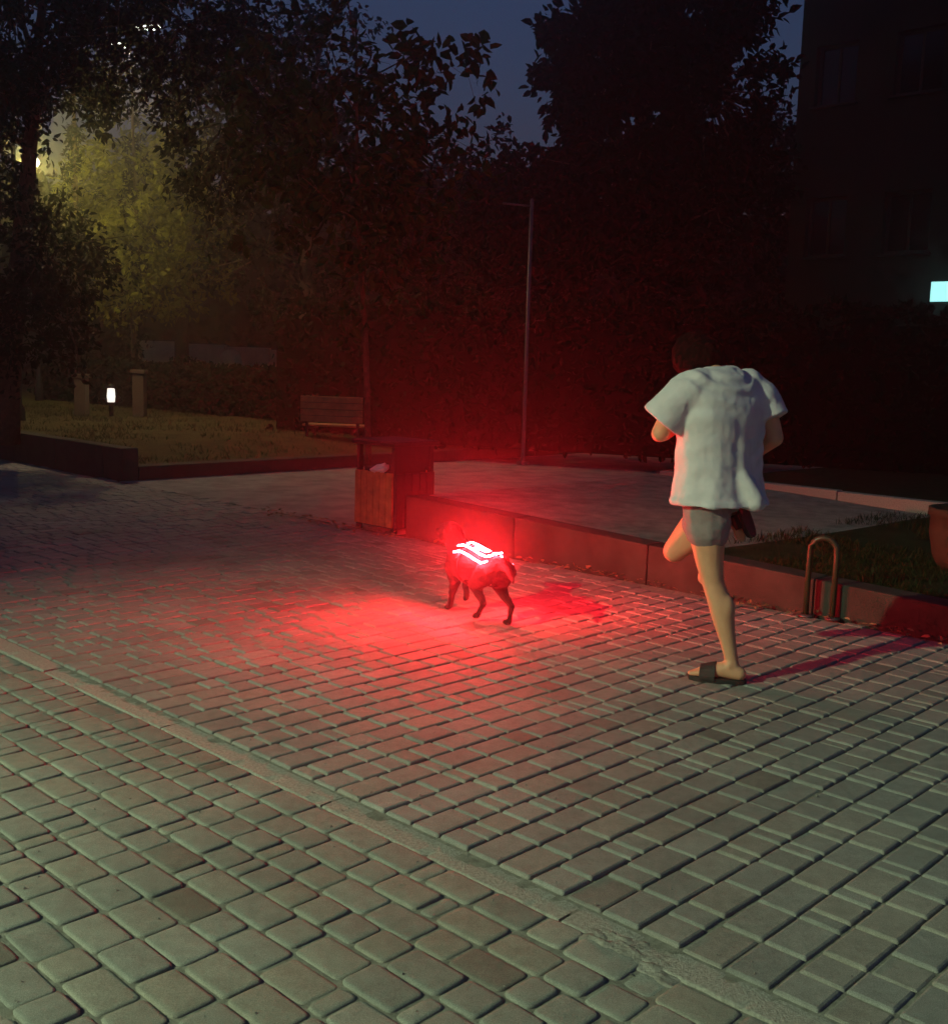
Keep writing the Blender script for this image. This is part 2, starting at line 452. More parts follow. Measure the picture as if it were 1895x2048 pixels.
twin_lamp(Vector((-7.15, 17.2, .0)), 5.95, R(-6), 560, (1, .74, .42), 'twin headed street lamp glowing through the dark crown at top left')

# ------------------------------------------------------------------ trees
def leaf_faces(vs_, fs_, p, d, nrm, L, W):
    s = d.cross(nrm).normalized() * W; q = d * L; dn = nrm * (L * .16); b = len(vs_)
    vs_ += [p, p + q * .3 + s * .48 + dn * .5, p + q * .68 + s * .36 + dn * .35, p + q - dn * .5, p + q * .68 - s * .36 + dn * .35, p + q * .3 - s * .48 + dn * .5]
    fs_ += [[b, b + 1, b + 2, b + 3], [b, b + 3, b + 4, b + 5]]
def rnd_unit(rg):
    while True:
        w = Vector((rg.uniform(-1, 1), rg.uniform(-1, 1), rg.uniform(-1, 1)))
        if .1 < w.length < 1: return w.normalized()
def tree(name, label, base, top, r0, clumps, leaf, leafW, lm, seed, group='trees', per=30, spread=.35, cat='tree', droop=.35, limbs=True):
    """clumps: (x, y, z, rx, ry, rz, number of sprays); each spray is a twig with leaves on it"""
    rg = random.Random(seed); base = Vector(base); top = Vector(top)
    th = empty(name, base); tag(th, label, cat, group)
    tp = []; tr = []
    for i in range(9):
        a = i / 8; p = base.lerp(top, a)
        w = .12 * (top - base).length * .12
        p += Vector((noise.noise(Vector((a * 2.3, seed, 0))), noise.noise(Vector((a * 2.3, 5, seed))), 0)) * w * min(1, a * 3)
        tp.append(p); tr.append(r0 * (1.25 if i == 0 else 1 - .72 * a))
    MB().tube([p - base for p in tp], tr, 10).build('trunk', M['bark'], th, True)
    br = MB(); lv = []; lf = []
    for (x, y, z, rx, ry, rz, cnt) in clumps:
        c = Vector((x, y, z))
        t0 = max(.25, min(.95, (z - rz * .9 - base.z) / max(.1, (top.z - base.z))))
        st = base.lerp(top, t0)
        if limbs and (c - st).length < 1.7:
            mid = st.lerp(c, .55) + Vector((0, 0, .12 * (c - st).length))
            br.tube([st - base, mid - base, c - base], [r0 * .26, r0 * .16, r0 * .07], 6)
        for k in range(cnt):
            q = rnd_unit(rg); rad = rg.random() ** .42
            q = Vector((q.x * rx, q.y * ry, q.z * rz)) * rad * (1 + .25 * noise.noise(c + q * 1.3))
            p = c + q
            out = (q.normalized() + rnd_unit(rg) * .6 + Vector((0, 0, -droop * rg.random()))).normalized()
            Ls = spread * rg.uniform(.6, 1.3)
            if limbs and k % 3 == 0: br.tube([c.lerp(p, .35) - base, p - base, p + out * Ls - base], [r0 * .07, r0 * .05, .003], 4, False)
            for j in range(per):
                a = p + out * Ls * rg.random() + rnd_unit(rg) * Ls * .33
                d = (out * .5 + rnd_unit(rg) + Vector((0, 0, -droop))).normalized()
                nn = (rnd_unit(rg) + Vector((0, 0, .9))).normalized()
                if abs(d.dot(nn)) > .9: nn = Vector((1, 0, 0))
                nn = (nn - d * d.dot(nn)).normalized()
                sc_ = rg.uniform(.65, 1.2)
                leaf_faces(lv, lf, a - base, d, nn, leaf * sc_, leafW * sc_)
    if br.v: br.build('limbs', M['bark'], th, True)
    link('crown', mesh('crown', lv, lf), lm, th)
    return th

# young broad-leaved tree rising behind the litter bin
tree('young_tree', 'slim young tree with large leaves rising behind the litter bin', (-.93, 9.75, .0), (-1.15, 9.9, 4.3), .034,
     [(-1.25, 9.8, 3.2, .80, .7, .62, 56), (-.95, 9.7, 2.55, .62, .6, .42, 30), (-.75, 9.8, 3.75, .62, .55, .4, 22), (-1.6, 10, 4.0, .6, .6, .5, 26),
      (-.38, 9.7, 3.95, .36, .4, .2, 9), (-.35, 9.7, 3.35, .34, .4, .2, 8), (-1.02, 9.6, 2.15, .22, .25, .22, 6), (-1.9, 9.9, 2.9, .5, .5, .5, 18), (-.55, 9.7, 2.75, .5, .4, .4, 14), (-1.3, 10, 4.75, .3, .5, .35, 7)],
     .125, .075, M['leaf_near'], 4, per=13, spread=.3)
# leaning dark tree over the left planter
tree('shade_tree', 'dark leaning tree above the left planter wall', (-6.0, 13.9, .25), (-5.2, 13.4, 5.4), .17,
     [(-5.4, 13.4, 2.6, .75, .7, .65, 80), (-5.65, 13.3, 1.75, .62, .6, .5, 46), (-4.95, 13.3, 1.75, .32, .5, .42, 22), (-6.0, 13.4, 3.3, .5, .6, .45, 20),
      (-5.5, 13.3, 5.4, .9, 1.0, .75, 110), (-3.5, 13.2, 5.2, .95, .9, .95, 130), (-3.0, 13.2, 4.1, .7, .7, .9, 80), (-6.2, 13.4, 4.9, .6, .7, .7, 50), (-4.45, 13.2, 4.75, .55, .6, .45, 36), (-5.15, 13.4, 4.45, .6, .6, .4, 60), (-6.0, 13.4, 4.1, .5, .6, .35, 44), (-4.2, 13.5, 5.7, .25, .5, .3, 16), (-5.1, 13.6, 5.9, .5, .5, .4, 34)],
     .10, .055, M['leaf_dark'], 9, per=30, spread=.4)
# lamp-lit tree at the far left
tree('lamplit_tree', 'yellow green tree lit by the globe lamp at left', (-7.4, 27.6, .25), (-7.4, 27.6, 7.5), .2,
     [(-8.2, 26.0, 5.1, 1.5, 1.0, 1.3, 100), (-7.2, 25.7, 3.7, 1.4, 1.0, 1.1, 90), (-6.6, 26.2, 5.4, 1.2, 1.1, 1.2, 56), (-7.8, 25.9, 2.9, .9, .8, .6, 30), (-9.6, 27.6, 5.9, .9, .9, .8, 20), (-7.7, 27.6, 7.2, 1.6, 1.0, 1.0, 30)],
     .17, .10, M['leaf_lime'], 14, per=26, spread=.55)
for i, (x, y, h) in enumerate(((-9.1, 25.2, 8.6), (-8.0, 25.8, 7.2))):
    tree('cypress', ('taller', 'shorter')[i] + ' narrow dark cypress before the yellow lit tree', (x, y, .25), (x, y, h), .09,
         [(x, y, h * .80, .13, .13, h * .2, 30), (x, y, h * .55, .24, .24, h * .2, 40), (x, y, h * .28, .28, .28, h * .24, 50)], .12, .05, M['leaf_black'], 30 + i, per=24, spread=.22, limbs=False)
# big dark trees against the sky
tree('tall_tree', 'massive dark tree against the dusk sky right of centre', (2.6, 19, .2), (2.7, 19, 8.2), .3,
     [(2.9, 18.8, 7.4, 1.3, 1.2, 1.2, 150), (1.9, 18.8, 6.3, .95, 1.0, .95, 110), (3.6, 18.8, 6.0, 1.0, 1.1, 1.3, 110), (1.25, 18.9, 4.1, .9, 1.0, .8, 90), (2.5, 18.8, 4.6, 1.6, 1.2, 1.2, 120), (3.9, 18.9, 4.1, 1.0, 1.0, 1.0, 34), (3.9, 18.7, 7.8, .62, .7, .8, 26), (2.0, 18.7, 3.0, 2.2, 1.0, 1.0, 60)],
       .20, .12, M['leaf_black'], 41, per=36, spread=.5)
tree('round_tree', 'low dark tree behind the steel pole in mid background', (-.2, 21, .2), (-.2, 21, 4.6), .2,
     [(-.6, 20.8, 4.6, 1.3, 1.0, .85, 60), (.6, 20.9, 4.3, 1.2, 1.0, .8, 50), (0, 20.7, 3.2, 1.9, 1.0, 1.0, 60)], .15, .09, M['leaf_black'], 43, per=34, spread=.5)
tree('broad_tree', 'broad dark tree behind the young tree at left of centre', (-3.4, 22, .2), (-3.4, 22, 6.5), .25,
     [(-3.2, 21.8, 5.2, 1.7, 1.2, 1.2, 140), (-4.4, 22, 6.6, 1.5, 1.1, 1.2, 90), (-2.0, 21.8, 3.7, 1.5, 1.0, 1.0, 56), (-4.2, 21.8, 3.4, 1.3, 1.0, 1.0, 40), (-3.1, 22, 7.6, 1.0, 1.0, .9, 22)], .15, .09, M['leaf_black'], 45, per=32, spread=.5)
tree('side_tree', 'dark tree between the tall tree and the building', (6.2, 24, .2), (6.2, 24, 6.6), .2,
     [(5.9, 23.8, 6.0, .9, .9, .8, 36), (5.2, 23.8, 4.6, 1.3, 1.0, 1.2, 56), (6.8, 23.8, 5.2, 1.0, 1.0, 1.1, 40), (6.0, 23.8, 3.2, 1.6, 1.0, 1.2, 50)], .16, .09, M['leaf_black'], 47, per=32, spread=.5)

def hedge(name, label, p0, p1, z0, h, thick, n, seed, lm, leaf=.13):
    rg = random.Random(seed); p0 = Vector(p0); p1 = Vector(p1)
    th = empty(name, (p0.x, p0.y, z0)); tag(th, label, 'hedge', 'hedges'); o_ = Vector((p0.x, p0.y, z0))
    ax = (p1 - p0); side = Vector((-ax.y, ax.x, 0)).normalized(); lv = []; lf = []
    core = MB(); steps = 24
    for i in range(steps):
        a = p0.lerp(p1, i / steps); b = p0.lerp(p1, (i + 1) / steps)
        hh = h * (.86 + .16 * noise.noise(Vector((i * .7, seed, 0))))
        bb = len(core.v)
        for q in (a, b):
            for sd in (-1, 1):
                for zz in (0, hh): core.v.append(Vector((q.x, q.y, 0)) + side * sd * thick * .4 + Vector((0, 0, zz)) - Vector((o_.x, o_.y, 0)))
        core.f += [[bb + k for k in q] for q in ((0, 1, 5, 4), (2, 6, 7, 3), (1, 3, 7, 5))]
    core.build('stems', M['leaf_core'], th)
    for k in range(n):
        t = rg.random(); a = p0.lerp(p1, t); f_ = rg.random()
        if f_ < .3: w = side * rg.uniform(-1, 1) * thick * .5; z = h * (.9 + .18 * noise.noise(Vector((t * 17, seed, 0))) + .08 * rg.random())
        else: w = side * rg.choice((-1, -1, -1, 1)) * thick * .5 * rg.uniform(.8, 1.15); z = h * rg.random()
        p = Vector((a.x, a.y, 0)) + w + Vector((0, 0, z)) - Vector((o_.x, o_.y, 0))
        d = rnd_unit(rg); nn = rnd_unit(rg); nn = (nn - d * d.dot(nn)).normalized()
        leaf_faces(lv, lf, p, d, nn, leaf * rg.uniform(.7, 1.2), leaf * .6)
    link('foliage', mesh('foliage', lv, lf), lm, th); return th
M['leaf_core'] = mat('hedge_core', (.004, .007, .004), 1, .2, 6, .5, 20, .05)
hedge('hedge', 'long dark hedge closing the bed behind the steel pole', (-3.0, 17.6, 0), (7.5, 13.6, 0), .2, 2.1, 1.0, 9000, 3, M['leaf_dark'])
hedge('hedge', 'dark hedge beside the far path at left', (-9.8, 25.5, 0), (-2.6, 19.2, 0), .2, 1.0, .9, 6000, 5, M['leaf_dark'])

hedge('tree_belt', 'tall black belt of trees closing the far background', (-22, 37, 0), (20, 34, 0), 0, 7.0, 3.0, 16000, 8, M['leaf_black'], .34)

# ------------------------------------------------------------------ building at right
bl = empty('building', uv(-8.85, 18.5, .1), KU)
tag(bl, 'dark multi storey building at right with recessed windows', 'building')
cols = [(.35, 1.2), (1.95, 2.85), (3.7, 4.6), (5.4, 6.3), (7.1, 8.0)]; rows = [(.9, 2.1), (3.6, 4.75), (6.5, 7.65), (9.4, 10.5)]
mb = MB(); xs = [0] + [c for p in cols for c in p] + [13]; zs = [-.3] + [c for p in rows for c in p] + [13]
for i in range(len(xs) - 1):
    for j in range(len(zs) - 1):
        if i % 2 == 1 and j % 2 == 1: continue
        mb.box((xs[i], 0, zs[j]), (xs[i + 1], .3, zs[j + 1]))
# drop the inner butt faces
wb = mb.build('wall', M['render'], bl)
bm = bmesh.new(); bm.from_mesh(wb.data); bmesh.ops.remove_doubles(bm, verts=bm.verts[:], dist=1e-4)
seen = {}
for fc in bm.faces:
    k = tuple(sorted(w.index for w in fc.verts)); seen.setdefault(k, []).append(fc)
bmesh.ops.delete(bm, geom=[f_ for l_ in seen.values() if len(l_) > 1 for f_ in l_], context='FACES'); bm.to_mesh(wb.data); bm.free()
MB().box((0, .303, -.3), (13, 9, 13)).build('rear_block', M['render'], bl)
MB().box((-.2, -.25, 13.003), (13.2, 9.2, 13.25), .02).build('cornice', M['frame'], bl)
for (x0, x1) in cols:
    for (z0, z1) in rows:
        w = MB()
        w.box((x0, .14, z0), (x0 + .06, .2, z1)); w.box((x1 - .06, .14, z0), (x1, .2, z1)); w.box((x0 + .06, .14, z0), (x1 - .06, .2, z0 + .06)); w.box((x0 + .06, .14, z1 - .06), (x1 - .06, .2, z1)); w.box(((x0 + x1) / 2 - .025, .145, z0 + .06), ((x0 + x1) / 2 + .025, .195, z1 - .06))
        wo_ = w.build('window', M['frame'], bl)
        for s in (0, 1):
            xa = x0 + .06 if s == 0 else (x0 + x1) / 2 + .025; xb = (x0 + x1) / 2 - .025 if s == 0 else x1 - .06
            MB().box((xa, .165, z0 + .06), (xb, .172, z1 - .06)).build('pane', M['glass'], wo_)
        MB().box((x0 - .06, -.09, z0 - .05), (x1 + .06, .1, z0 - .003), .01).build('sill', M['frame'], wo_)
sg = empty('light_box', uv(-5.86, 18.38, 2.75), KU); tag(sg, 'small glowing pale cyan light box on the dark building', 'light box')
MB().box((0, .0, 0), (1.3, .115, .42), .02).build('housing', M['darkmetal'], sg)
MB().box((.03, -.012, .03), (1.27, -.003, .39), .003).build('lit_face', emit('light_box_face', (.42, 1, .95), 1.25), sg)

# ------------------------------------------------------------------ far left: plinth wall, posts, lantern
fw_ = empty('plinth_wall', (-9.6, 31, .2)); tag(fw_, 'low pale wall catching lamplight behind the left hedge', 'wall')
for i in range(4): MB().box((i * 1.25 + .01, 0, 0), (i * 1.25 + 1.24, .3, 1.55 - .05 * i), .02).build('wall_block', M['pale'], fw_)
bo = MB(); bm = bmesh.new(); bmesh.ops.create_icosphere(bm, subdivisions=3, radius=.3)
for w in bm.verts: w.co *= 1 + .2 * noise.noise(w.co * 4)
bo.add(bm); o = bo.build('boulder', M['pale'], None, True); o.location = (-6.45, 28.9, 1.25); tag(o, 'rounded pale stone ball at the end of the far wall', 'stone ball')
MB_p = MB().lathe([(0, 0), (.16, 0), (.16, 1.0), (0, 1.0)], 12); pp = MB_p.build('ball_pedestal', M['tan'], o); pp.location = (0, 0, -1.2)
for i, (x, y, h, lab) in enumerate(((-6.9, 19.2, .95, 'tan stone gate post left of the white lantern'), (-5.95, 19.4, 1.05, 'tan stone gate post right of the white lantern'))):
    gp_ = empty('gate_post', (x, y, .2)); tag(gp_, lab, 'post', 'gate posts')
    MB().box((-.1, -.1, 0), (.1, .1, h - .2), .012).build('shaft', M['tan'], gp_)
    MB().box((-.125, -.125, h - .197), (.125, .125, h - .13), .012).build('cap', M['tan'], gp_)
ln = empty('bollard_lantern', (-6.42, 19.3, .15)); ln.scale = (.8, .8, .85); tag(ln, 'low white lantern shining under the dark tree at left', 'lantern')
MB().lathe([(0, 0), (.09, 0), (.07, .05), (.05, .08), (.05, .42), (.09, .43), (.09, .46), (0, .46)], 14).build('stem', M['darkmetal'], ln, True)
MB().lathe([(0, .462), (.075, .462), (.09, .58), (.075, .74), (0, .75)], 14).build('glass', emit('lantern_glass', (1, .9, .78), 1.5), ln, True)
MB().lathe([(.0, .752), (.12, .752), (.03, .82), (0, .83)], 14).build('cap', M['darkmetal'], ln, True)

# ------------------------------------------------------------------ litter bin, its paper, bench, pole, hoop, pot
bn = empty('litter_bin', uv(-4.63, 3.735), KU); tag(bn, 'wooden slatted litter bin with dark lid beside the planter', 'litter bin')
for x in (.0, .44):
    for y in (.0, .40): MB().box((x, y, 0), (x + .04, y + .04, .72), .004).build('post', M['darkmetal'], bn)
for i in range(6):
    MB().box((.005 + i * .079, -.021, .055), (.005 + i * .079 + .072, -.002, .50 + .004 * (i % 2)), .003).build('slat', M['wood'], bn)
    MB().box((.005 + i * .079, .442, .055), (.005 + i * .079 + .072, .461, .50), .003).build('slat', M['wood'], bn)
for i in range(5):
    MB().box((.482, .01 + i * .086, .055), (.50, .01 + i * .086 + .078, .50), .003).build('slat', M['darkmetal'], bn)  # shade of this side put into the colour: dark slats instead of wood
    MB().box((-.02, .01 + i * .086, .055), (-.002, .01 + i * .086 + .078, .50), .003).build('slat', M['wood'], bn)
MB().box((.045, .045, .03), (.435, .395, .53), .01).build('liner', M['darkmetal'], bn)
MB().box((-.035, -.035, .722), (.515, .475, .765), .012).build('lid', M['darkmetal'], bn)
MB().box((.042, .40, .52), (.438, .42, .72)).build('back_plate', M['darkmetal'], bn)
MB().box((.46, .042, .52), (.475, .398, .72)).build('side_plate', M['darkmetal'], bn)
bm = bmesh.new(); bmesh.ops.create_icosphere(bm, subdivisions=3, radius=.055)
for w in bm.verts: w.co = Vector((w.co.x * 1.5, w.co.y, w.co.z * .7)) * (1 + .55 * noise.noise(w.co * 26))
pb = MB(); pb.add(bm); o = pb.build('crumpled_paper', M['paper']); o.location = uv(-4.34, 3.755, .53); o.rotation_euler = (0, -.35, KU + .4)
tag(o, 'crumpled white paper sticking out of the litter bin', 'paper')

be = empty('park_bench', (-2.1, 15.9, 0), R(-8)); tag(be, 'wooden bench back standing beside the far path', 'bench')
for i in range(4): MB().box((-.46, -.02, .50 + i * .095), (.46, .015, .50 + i * .095 + .088), .006).build('slat', M['wood2'], be)
for i in range(4): MB().box((-.46, .06 + i * .1, .43), (.46, .06 + i * .1 + .09, .46), .006).build('slat', M['wood2'], be)
for x in (-.4, .36):
    MB().box((x, .017, 0), (x + .04, .055, .88), .004).build('leg', M['darkmetal'], be)
    MB().box((x, .40, 0), (x + .04, .44, .425), .004).build('leg', M['darkmetal'], be)
    MB().box((x, .057, .385), (x + .04, .398, .425), .004).build('rail', M['darkmetal'], be)

po = empty('steel_pole', (.60, 13.9, .15)); tag(po, 'thin pale steel pole standing in the planter bed', 'pole')
MB().lathe([(0, 0), (.028, 0), (.028, .12), (.023, .16), (.023, 3.28), (0, 3.3)], 14).build('shaft', M['steel'], po, True)
MB().lathe([(0, 0), (.075, 0), (.075, .05), (.03, .055)], 14).build('base_plate', M['steel'], po)
MB().tube([(.0, 0, 3.2), (-.36, -.05, 3.22)], .012).build('crossarm', M['steel'], po, True)

hp = empty('metal_hoop', uv(-.47, 3.70), KU + R(20)); tag(hp, 'low dark metal hoop at the edge of the paving', 'hoop')
pts = [(0, 0, 0), (0, 0, .36)]
for k in range(1, 10):
    a = math.pi * k / 10; pts.append((.075 - .075 * math.cos(a), 0, .40 + .075 * math.sin(a)))
pts += [(.15, 0, .36), (.15, 0, 0)]
MB().tube(pts, .017, 12).build('tube', M['darkhoop'] if 'darkhoop' in M else mat('painted_green_metal', (.03, .04, .018), .4, .2, 20, .1, 60, .5), hp, True)
for i, x in enumerate((0, .15)):
    MB().lathe([(0, 0), (.045, 0), (.045, .012), (.02, .016)], 16, (x, 0, .0)).build('foot_plate', M['steel'], hp, True)

pt = empty('planter_pot', uv(-.07, 5.10, .16)); tag(pt, 'round brown planter pot cut by the right edge', 'planter pot')
MB().lathe([(0, 0), (.17, 0), (.22, .1), (.25, .25), (.25, .36), (.265, .37), (.265, .42), (.235, .42), (.22, .37), (0, .36)], 28).build('pot', M['clay'], pt, True)
MB().lathe([(0, .375), (.21, .37)], 20).build('soil', M['soil'], pt)

# ------------------------------------------------------------------ grass, litter
def grass(name, region, n, zf, hgt, seed, label):
    rg = random.Random(seed); lv = []; lf = []
    for k in range(n):
        u = rg.uniform(region[0], region[1]); v = region[2] + (region[3] - region[2]) * rg.random() ** 1.5
        if noise.noise(Vector((u * 1.3, v * 1.3, seed))) < -.12: continue
        p = uv(u, v, zf(u, v)); a = rg.uniform(0, 6.28); h = hgt * rg.uniform(.5, 1.3)
        s = Vector((math.cos(a), math.sin(a), 0)) * .004; l = Vector((rg.gauss(0, .4), rg.gauss(0, .4), 1)).normalized() * h
        b = len(lv); lv += [p - s, p + s, p + l * .6 + s * .6, p + l + Vector((l.x, l.y, 0)) * .3, p + l * .6 - s * .6]; lf.append([b, b + 1, b + 2, b + 3, b + 4])
    o = link(name, mesh(name, lv, lf), M['grass']); tag(o, label, 'grass', kind='stuff')
grass('grass', (-1.5, 3.5, 4.0, 7.5), 20000, lambda u, v: ht(u) - .035, .06, 6, 'sparse grass on the raised bed at right')
grass('lawn_grass', (-20, -9.0, 4.1, 14), 16000, lambda u, v: .12 + .17 * min(1, max(0, (-8.99 - u) / 1.6)), .08, 8, 'lamplit lawn grass on the left planter')
rg = random.Random(77); lv = []; lf = []
for k in range(330):
    if rg.random() < .55: u = rg.uniform(-3.6, 1.2); v = 3.78 - abs(rg.gauss(0, .09))
    else: u = rg.uniform(-5.9, -4.0); v = 3.74 - abs(rg.gauss(0, .10))
    d = Vector((rg.uniform(-1, 1), rg.uniform(-1, 1), rg.uniform(-.1, .35))).normalized(); nn = Vector((rg.gauss(0, .3), rg.gauss(0, .3), 1)).normalized(); nn = (nn - d * d.dot(nn)).normalized()
    L = rg.uniform(.02, .055); leaf_faces(lv, lf, uv(u, v, .012 + rg.random() * .012), d, nn, L, L * .6)
o = link('dry_leaves', mesh('dry_leaves', lv, lf), M['dryleaf']); tag(o, 'dry leaves drifted along the foot of the planter', 'leaves', kind='stuff')

rg = random.Random(5); lv = []; lf = []
for k in range(900):
    u = rg.uniform(-4, 2.2); v = rg.uniform(-1.6, 1.2) if rg.random() < .7 else rg.gauss(-.05, .09)
    c = uv(u, v, undul(u, v) + (.010 if v > 0 else 0) + .001); r_ = rg.choice((.0016, .002, .0026, .0035, .005)); b = len(lv)
    for q in ((1, 0, 0), (-.4, .9, 0), (-.5, -.8, 0), (.1, .1, 1)): lv.append(c + Vector(q) * r_ * rg.uniform(.6, 1.3))
    lf += [[b, b + 1, b + 3], [b + 1, b + 2, b + 3], [b + 2, b, b + 3]]
o = link('grit', mesh('grit', lv, lf), M['mortar']); tag(o, 'loose grit scattered over the paving', 'grit', kind='stuff')

# ------------------------------------------------------------------ organic bodies
def round_cone(mb, p0, r0, p1, r1, n=14):
    p0 = Vector(p0); p1 = Vector(p1); d = p1 - p0; L = d.length
    if L < 1e-5: d = Vector((0, 0, 1))
    q = Vector((0, 0, 1)).rotation_difference(d.normalized()); b = len(mb.v); rings = []
    for k in range(5): a = -math.pi / 2 + (math.pi / 2) * k / 4; rings.append((r0 * math.cos(a), r0 * math.sin(a)))
    for k in range(5): a = (math.pi / 2) * k / 4; rings.append((r1 * math.cos(a), L + r1 * math.sin(a)))
    for r, z in rings:
        for k in range(n):
            g_ = 2 * math.pi * k / n; mb.v.append(p0 + q @ Vector((max(r, 1e-4) * math.cos(g_), max(r, 1e-4) * math.sin(g_), z)))
    for i in range(len(rings) - 1):
        for k in range(n): mb.f.append([b + i * n + k, b + i * n + (k + 1) % n, b + (i + 1) * n + (k + 1) % n, b + (i + 1) * n + k])
    mb.f.append([b + k for k in range(n)][::-1]); e = b + (len(rings) - 1) * n; mb.f.append([e + k for k in range(n)])
def chain(mb, pts):
    for a, b in zip(pts[:-1], pts[1:]): round_cone(mb, a[:3], a[3], b[:3], b[3])
def ellipsoid(mb, c, r, rot=None):
    bm = bmesh.new(); bmesh.ops.create_uvsphere(bm, u_segments=20, v_segments=12, radius=1)
    mb.add(bm, Matrix.Translation(c) @ (rot or Matrix.Identity(4)) @ Matrix.Diagonal((*r, 1)))
def loft(mb, rings, n=28):
    """rings: (cx, cy, cz, rx, ry, power)"""
    b = len(mb.v)
    for cx, cy, cz, rx, ry, pw in rings:
        for k in range(n):
            g_ = 2 * math.pi * k / n; c, s = math.cos(g_), math.sin(g_)
            mb.v.append(Vector((cx + rx * math.copysign(abs(c) ** pw, c), cy + ry * math.copysign(abs(s) ** pw, s), cz)))
    for i in range(len(rings) - 1):
        for k in range(n): mb.f.append([b + i * n + k, b + i * n + (k + 1) % n, b + (i + 1) * n + (k + 1) % n, b + (i + 1) * n + k])
    mb.f.append([b + k for k in range(n)][::-1]); e = b + (len(rings) - 1) * n; mb.f.append([e + k for k in range(n)])
def melt(name, mb, mt, parent, voxel=.008, smooth=6, disp=None, fac=.5):
    """voxel-merge the solids into one continuous skin"""
    me = mesh(name, mb.v, mb.f)
    bm = bmesh.new(); bm.from_mesh(me); bmesh.ops.recalc_face_normals(bm, faces=bm.faces[:]); bm.to_mesh(me); bm.free()
    t = bpy.data.objects.new('tmp', me); C.objects.link(t)
    r_ = t.modifiers.new('r', 'REMESH'); r_.mode = 'VOXEL'; r_.voxel_size = voxel
    s_ = t.modifiers.new('s', 'SMOOTH'); s_.iterations = smooth; s_.factor = fac
    dg = bpy.context.evaluated_depsgraph_get(); dg.update()
    out = bpy.data.meshes.new_from_object(t.evaluated_get(dg)); bpy.data.objects.remove(t)
    if disp:
        out.update(); ns = [w.normal.copy() for w in out.vertices]
        for w, n_ in zip(out.vertices, ns): w.co = disp(w.co.copy(), n_)
    out.polygons.foreach_set('use_smooth', [True] * len(out.polygons)); out.materials.clear(); out.name = name
    return link(name, out, mt, parent)

def skin_mat(name, col):
    t = NT(name); ge = t.n('ShaderNodeTexCoord')
    n1 = t.n('ShaderNodeTexNoise', Scale=16.0, Detail=5.0); t.l(ge.outputs['Object'], n1.inputs['Vector'])
    mx = t.n('ShaderNodeMix', data_type='RGBA'); mx.inputs[6].default_value = (col[0] * .86, col[1] * .78, col[2] * .74, 1); mx.inputs[7].default_value = (*[min(1, c * 1.1) for c in col], 1)
    t.l(n1.outputs[0], mx.inputs[0]); t.l(mx.outputs[2], t.b.inputs['Base Color'])
    t.b.inputs['Roughness'].default_value = .55; t.b.inputs['Specular IOR Level'].default_value = .35
    t.b.inputs['Subsurface Weight'].default_value = .12; t.b.inputs['Subsurface Radius'].default_value = (.02, .008, .005); t.b.inputs['Subsurface Scale'].default_value = .5
    return t.m
M['skin'] = skin_mat('skin', (.66, .35, .21))
M['hair'] = mat('hair', (.003, .0026, .0025), .8, .3, 60, .8, 160, .05)
M['tee'] = mat('white_cotton', (.66, .60, .62), .95, .10, 9, .5, 240, .1, dist=.003)
M['shorts'] = mat('grey_shorts', (.26, .22, .22), .9, .15, 20, .4, 200, .1)
M['sandal'] = mat('dark_sandal', (.03, .026, .025), .6, .2, 20, .2, 80, .3)
M['fur'] = mat('dark_fur', (.014, .010, .008), .75, .5, 30, 1, 120, .25, dist=.01)
M['claw'] = mat('nose_black', (.01, .01, .01), .3, .1, 10, 0)

# ---- person: seen from behind, mid-stride to the left
ps = empty('person', (1.115, 5.05, 0), math.atan2(.66, -.75))
tag(ps, 'person in baggy white shirt, shorts and slides mid stride', 'person')
b = MB()
# standing left leg
chain(b, [(0, .085, .86, .10), (-.015, .085, .70, .088), (-.035, .082, .56, .066), (-.05, .08, .49, .055), (-.06, .078, .45, .050), (-.098, .070, .36, .055), (-.112, .066, .31, .054), (-.140, .055, .19, .037), (-.16, .045, .10, .031), (-.165, .045, .065, .035)])
ellipsoid(b, (-.012, .08, .475), (.030, .032, .036)); ellipsoid(b, (-.128, .068, .335), (.040, .043, .075)); ellipsoid(b, (-.165, .015, .085), (.016, .012, .016)); ellipsoid(b, (-.162, .078, .08), (.016, .012, .016))
fd = Vector((.91, .40, 0)).normalized(); hl = Vector((-.195, .035, .045)); sd_ = Vector((-fd.y, fd.x, 0))
chain(b, [(*hl, .034), (*(hl + fd * .07 + Vector((0, 0, .012))), .038), (*(hl + fd * .13 + Vector((0, 0, .0))), .034), (*(hl + fd * .17 + Vector((0, 0, -.010))), .026)])
for k, off in enumerate((-.030, -.014, .0, .014, .028)):
    p0 = hl + fd * .155 + sd_ * off + Vector((0, 0, -.008)); p1 = hl + fd * (.225 - .008 * abs(k - 3)) + sd_ * off * 1.15 + Vector((0, 0, -.016))
    round_cone(b, p0, .017, p1, .0105)
# lifted right leg, heel kicked up behind
chain(b, [(0, -.085, .86, .095), (.13, -.08, .69, .080), (.235, -.07, .555, .058), (.24, -.07, .545, .057), (.14, -.075, .625, .058), (.05, -.08, .725, .044), (-.015, -.07, .81, .035)])
an = Vector((-.03, -.065, .83)); f2 = Vector((-.45, 0, -.9)).normalized(); n2 = Vector((.9, 0, -.45)).normalized()
chain(b, [(*(an + n2 * -.02), .034), (*(an + f2 * .07), .036), (*(an + f2 * .13), .032), (*(an + f2 * .165), .025)])
for k, off in enumerate((-.028, -.013, .0, .013, .026)):
    p0 = an + f2 * .15 + Vector((0, off, 0)); round_cone(b, p0, .017, p0 + f2 * (.055 - .007 * abs(k - 1)) + n2 * .01, .0105)
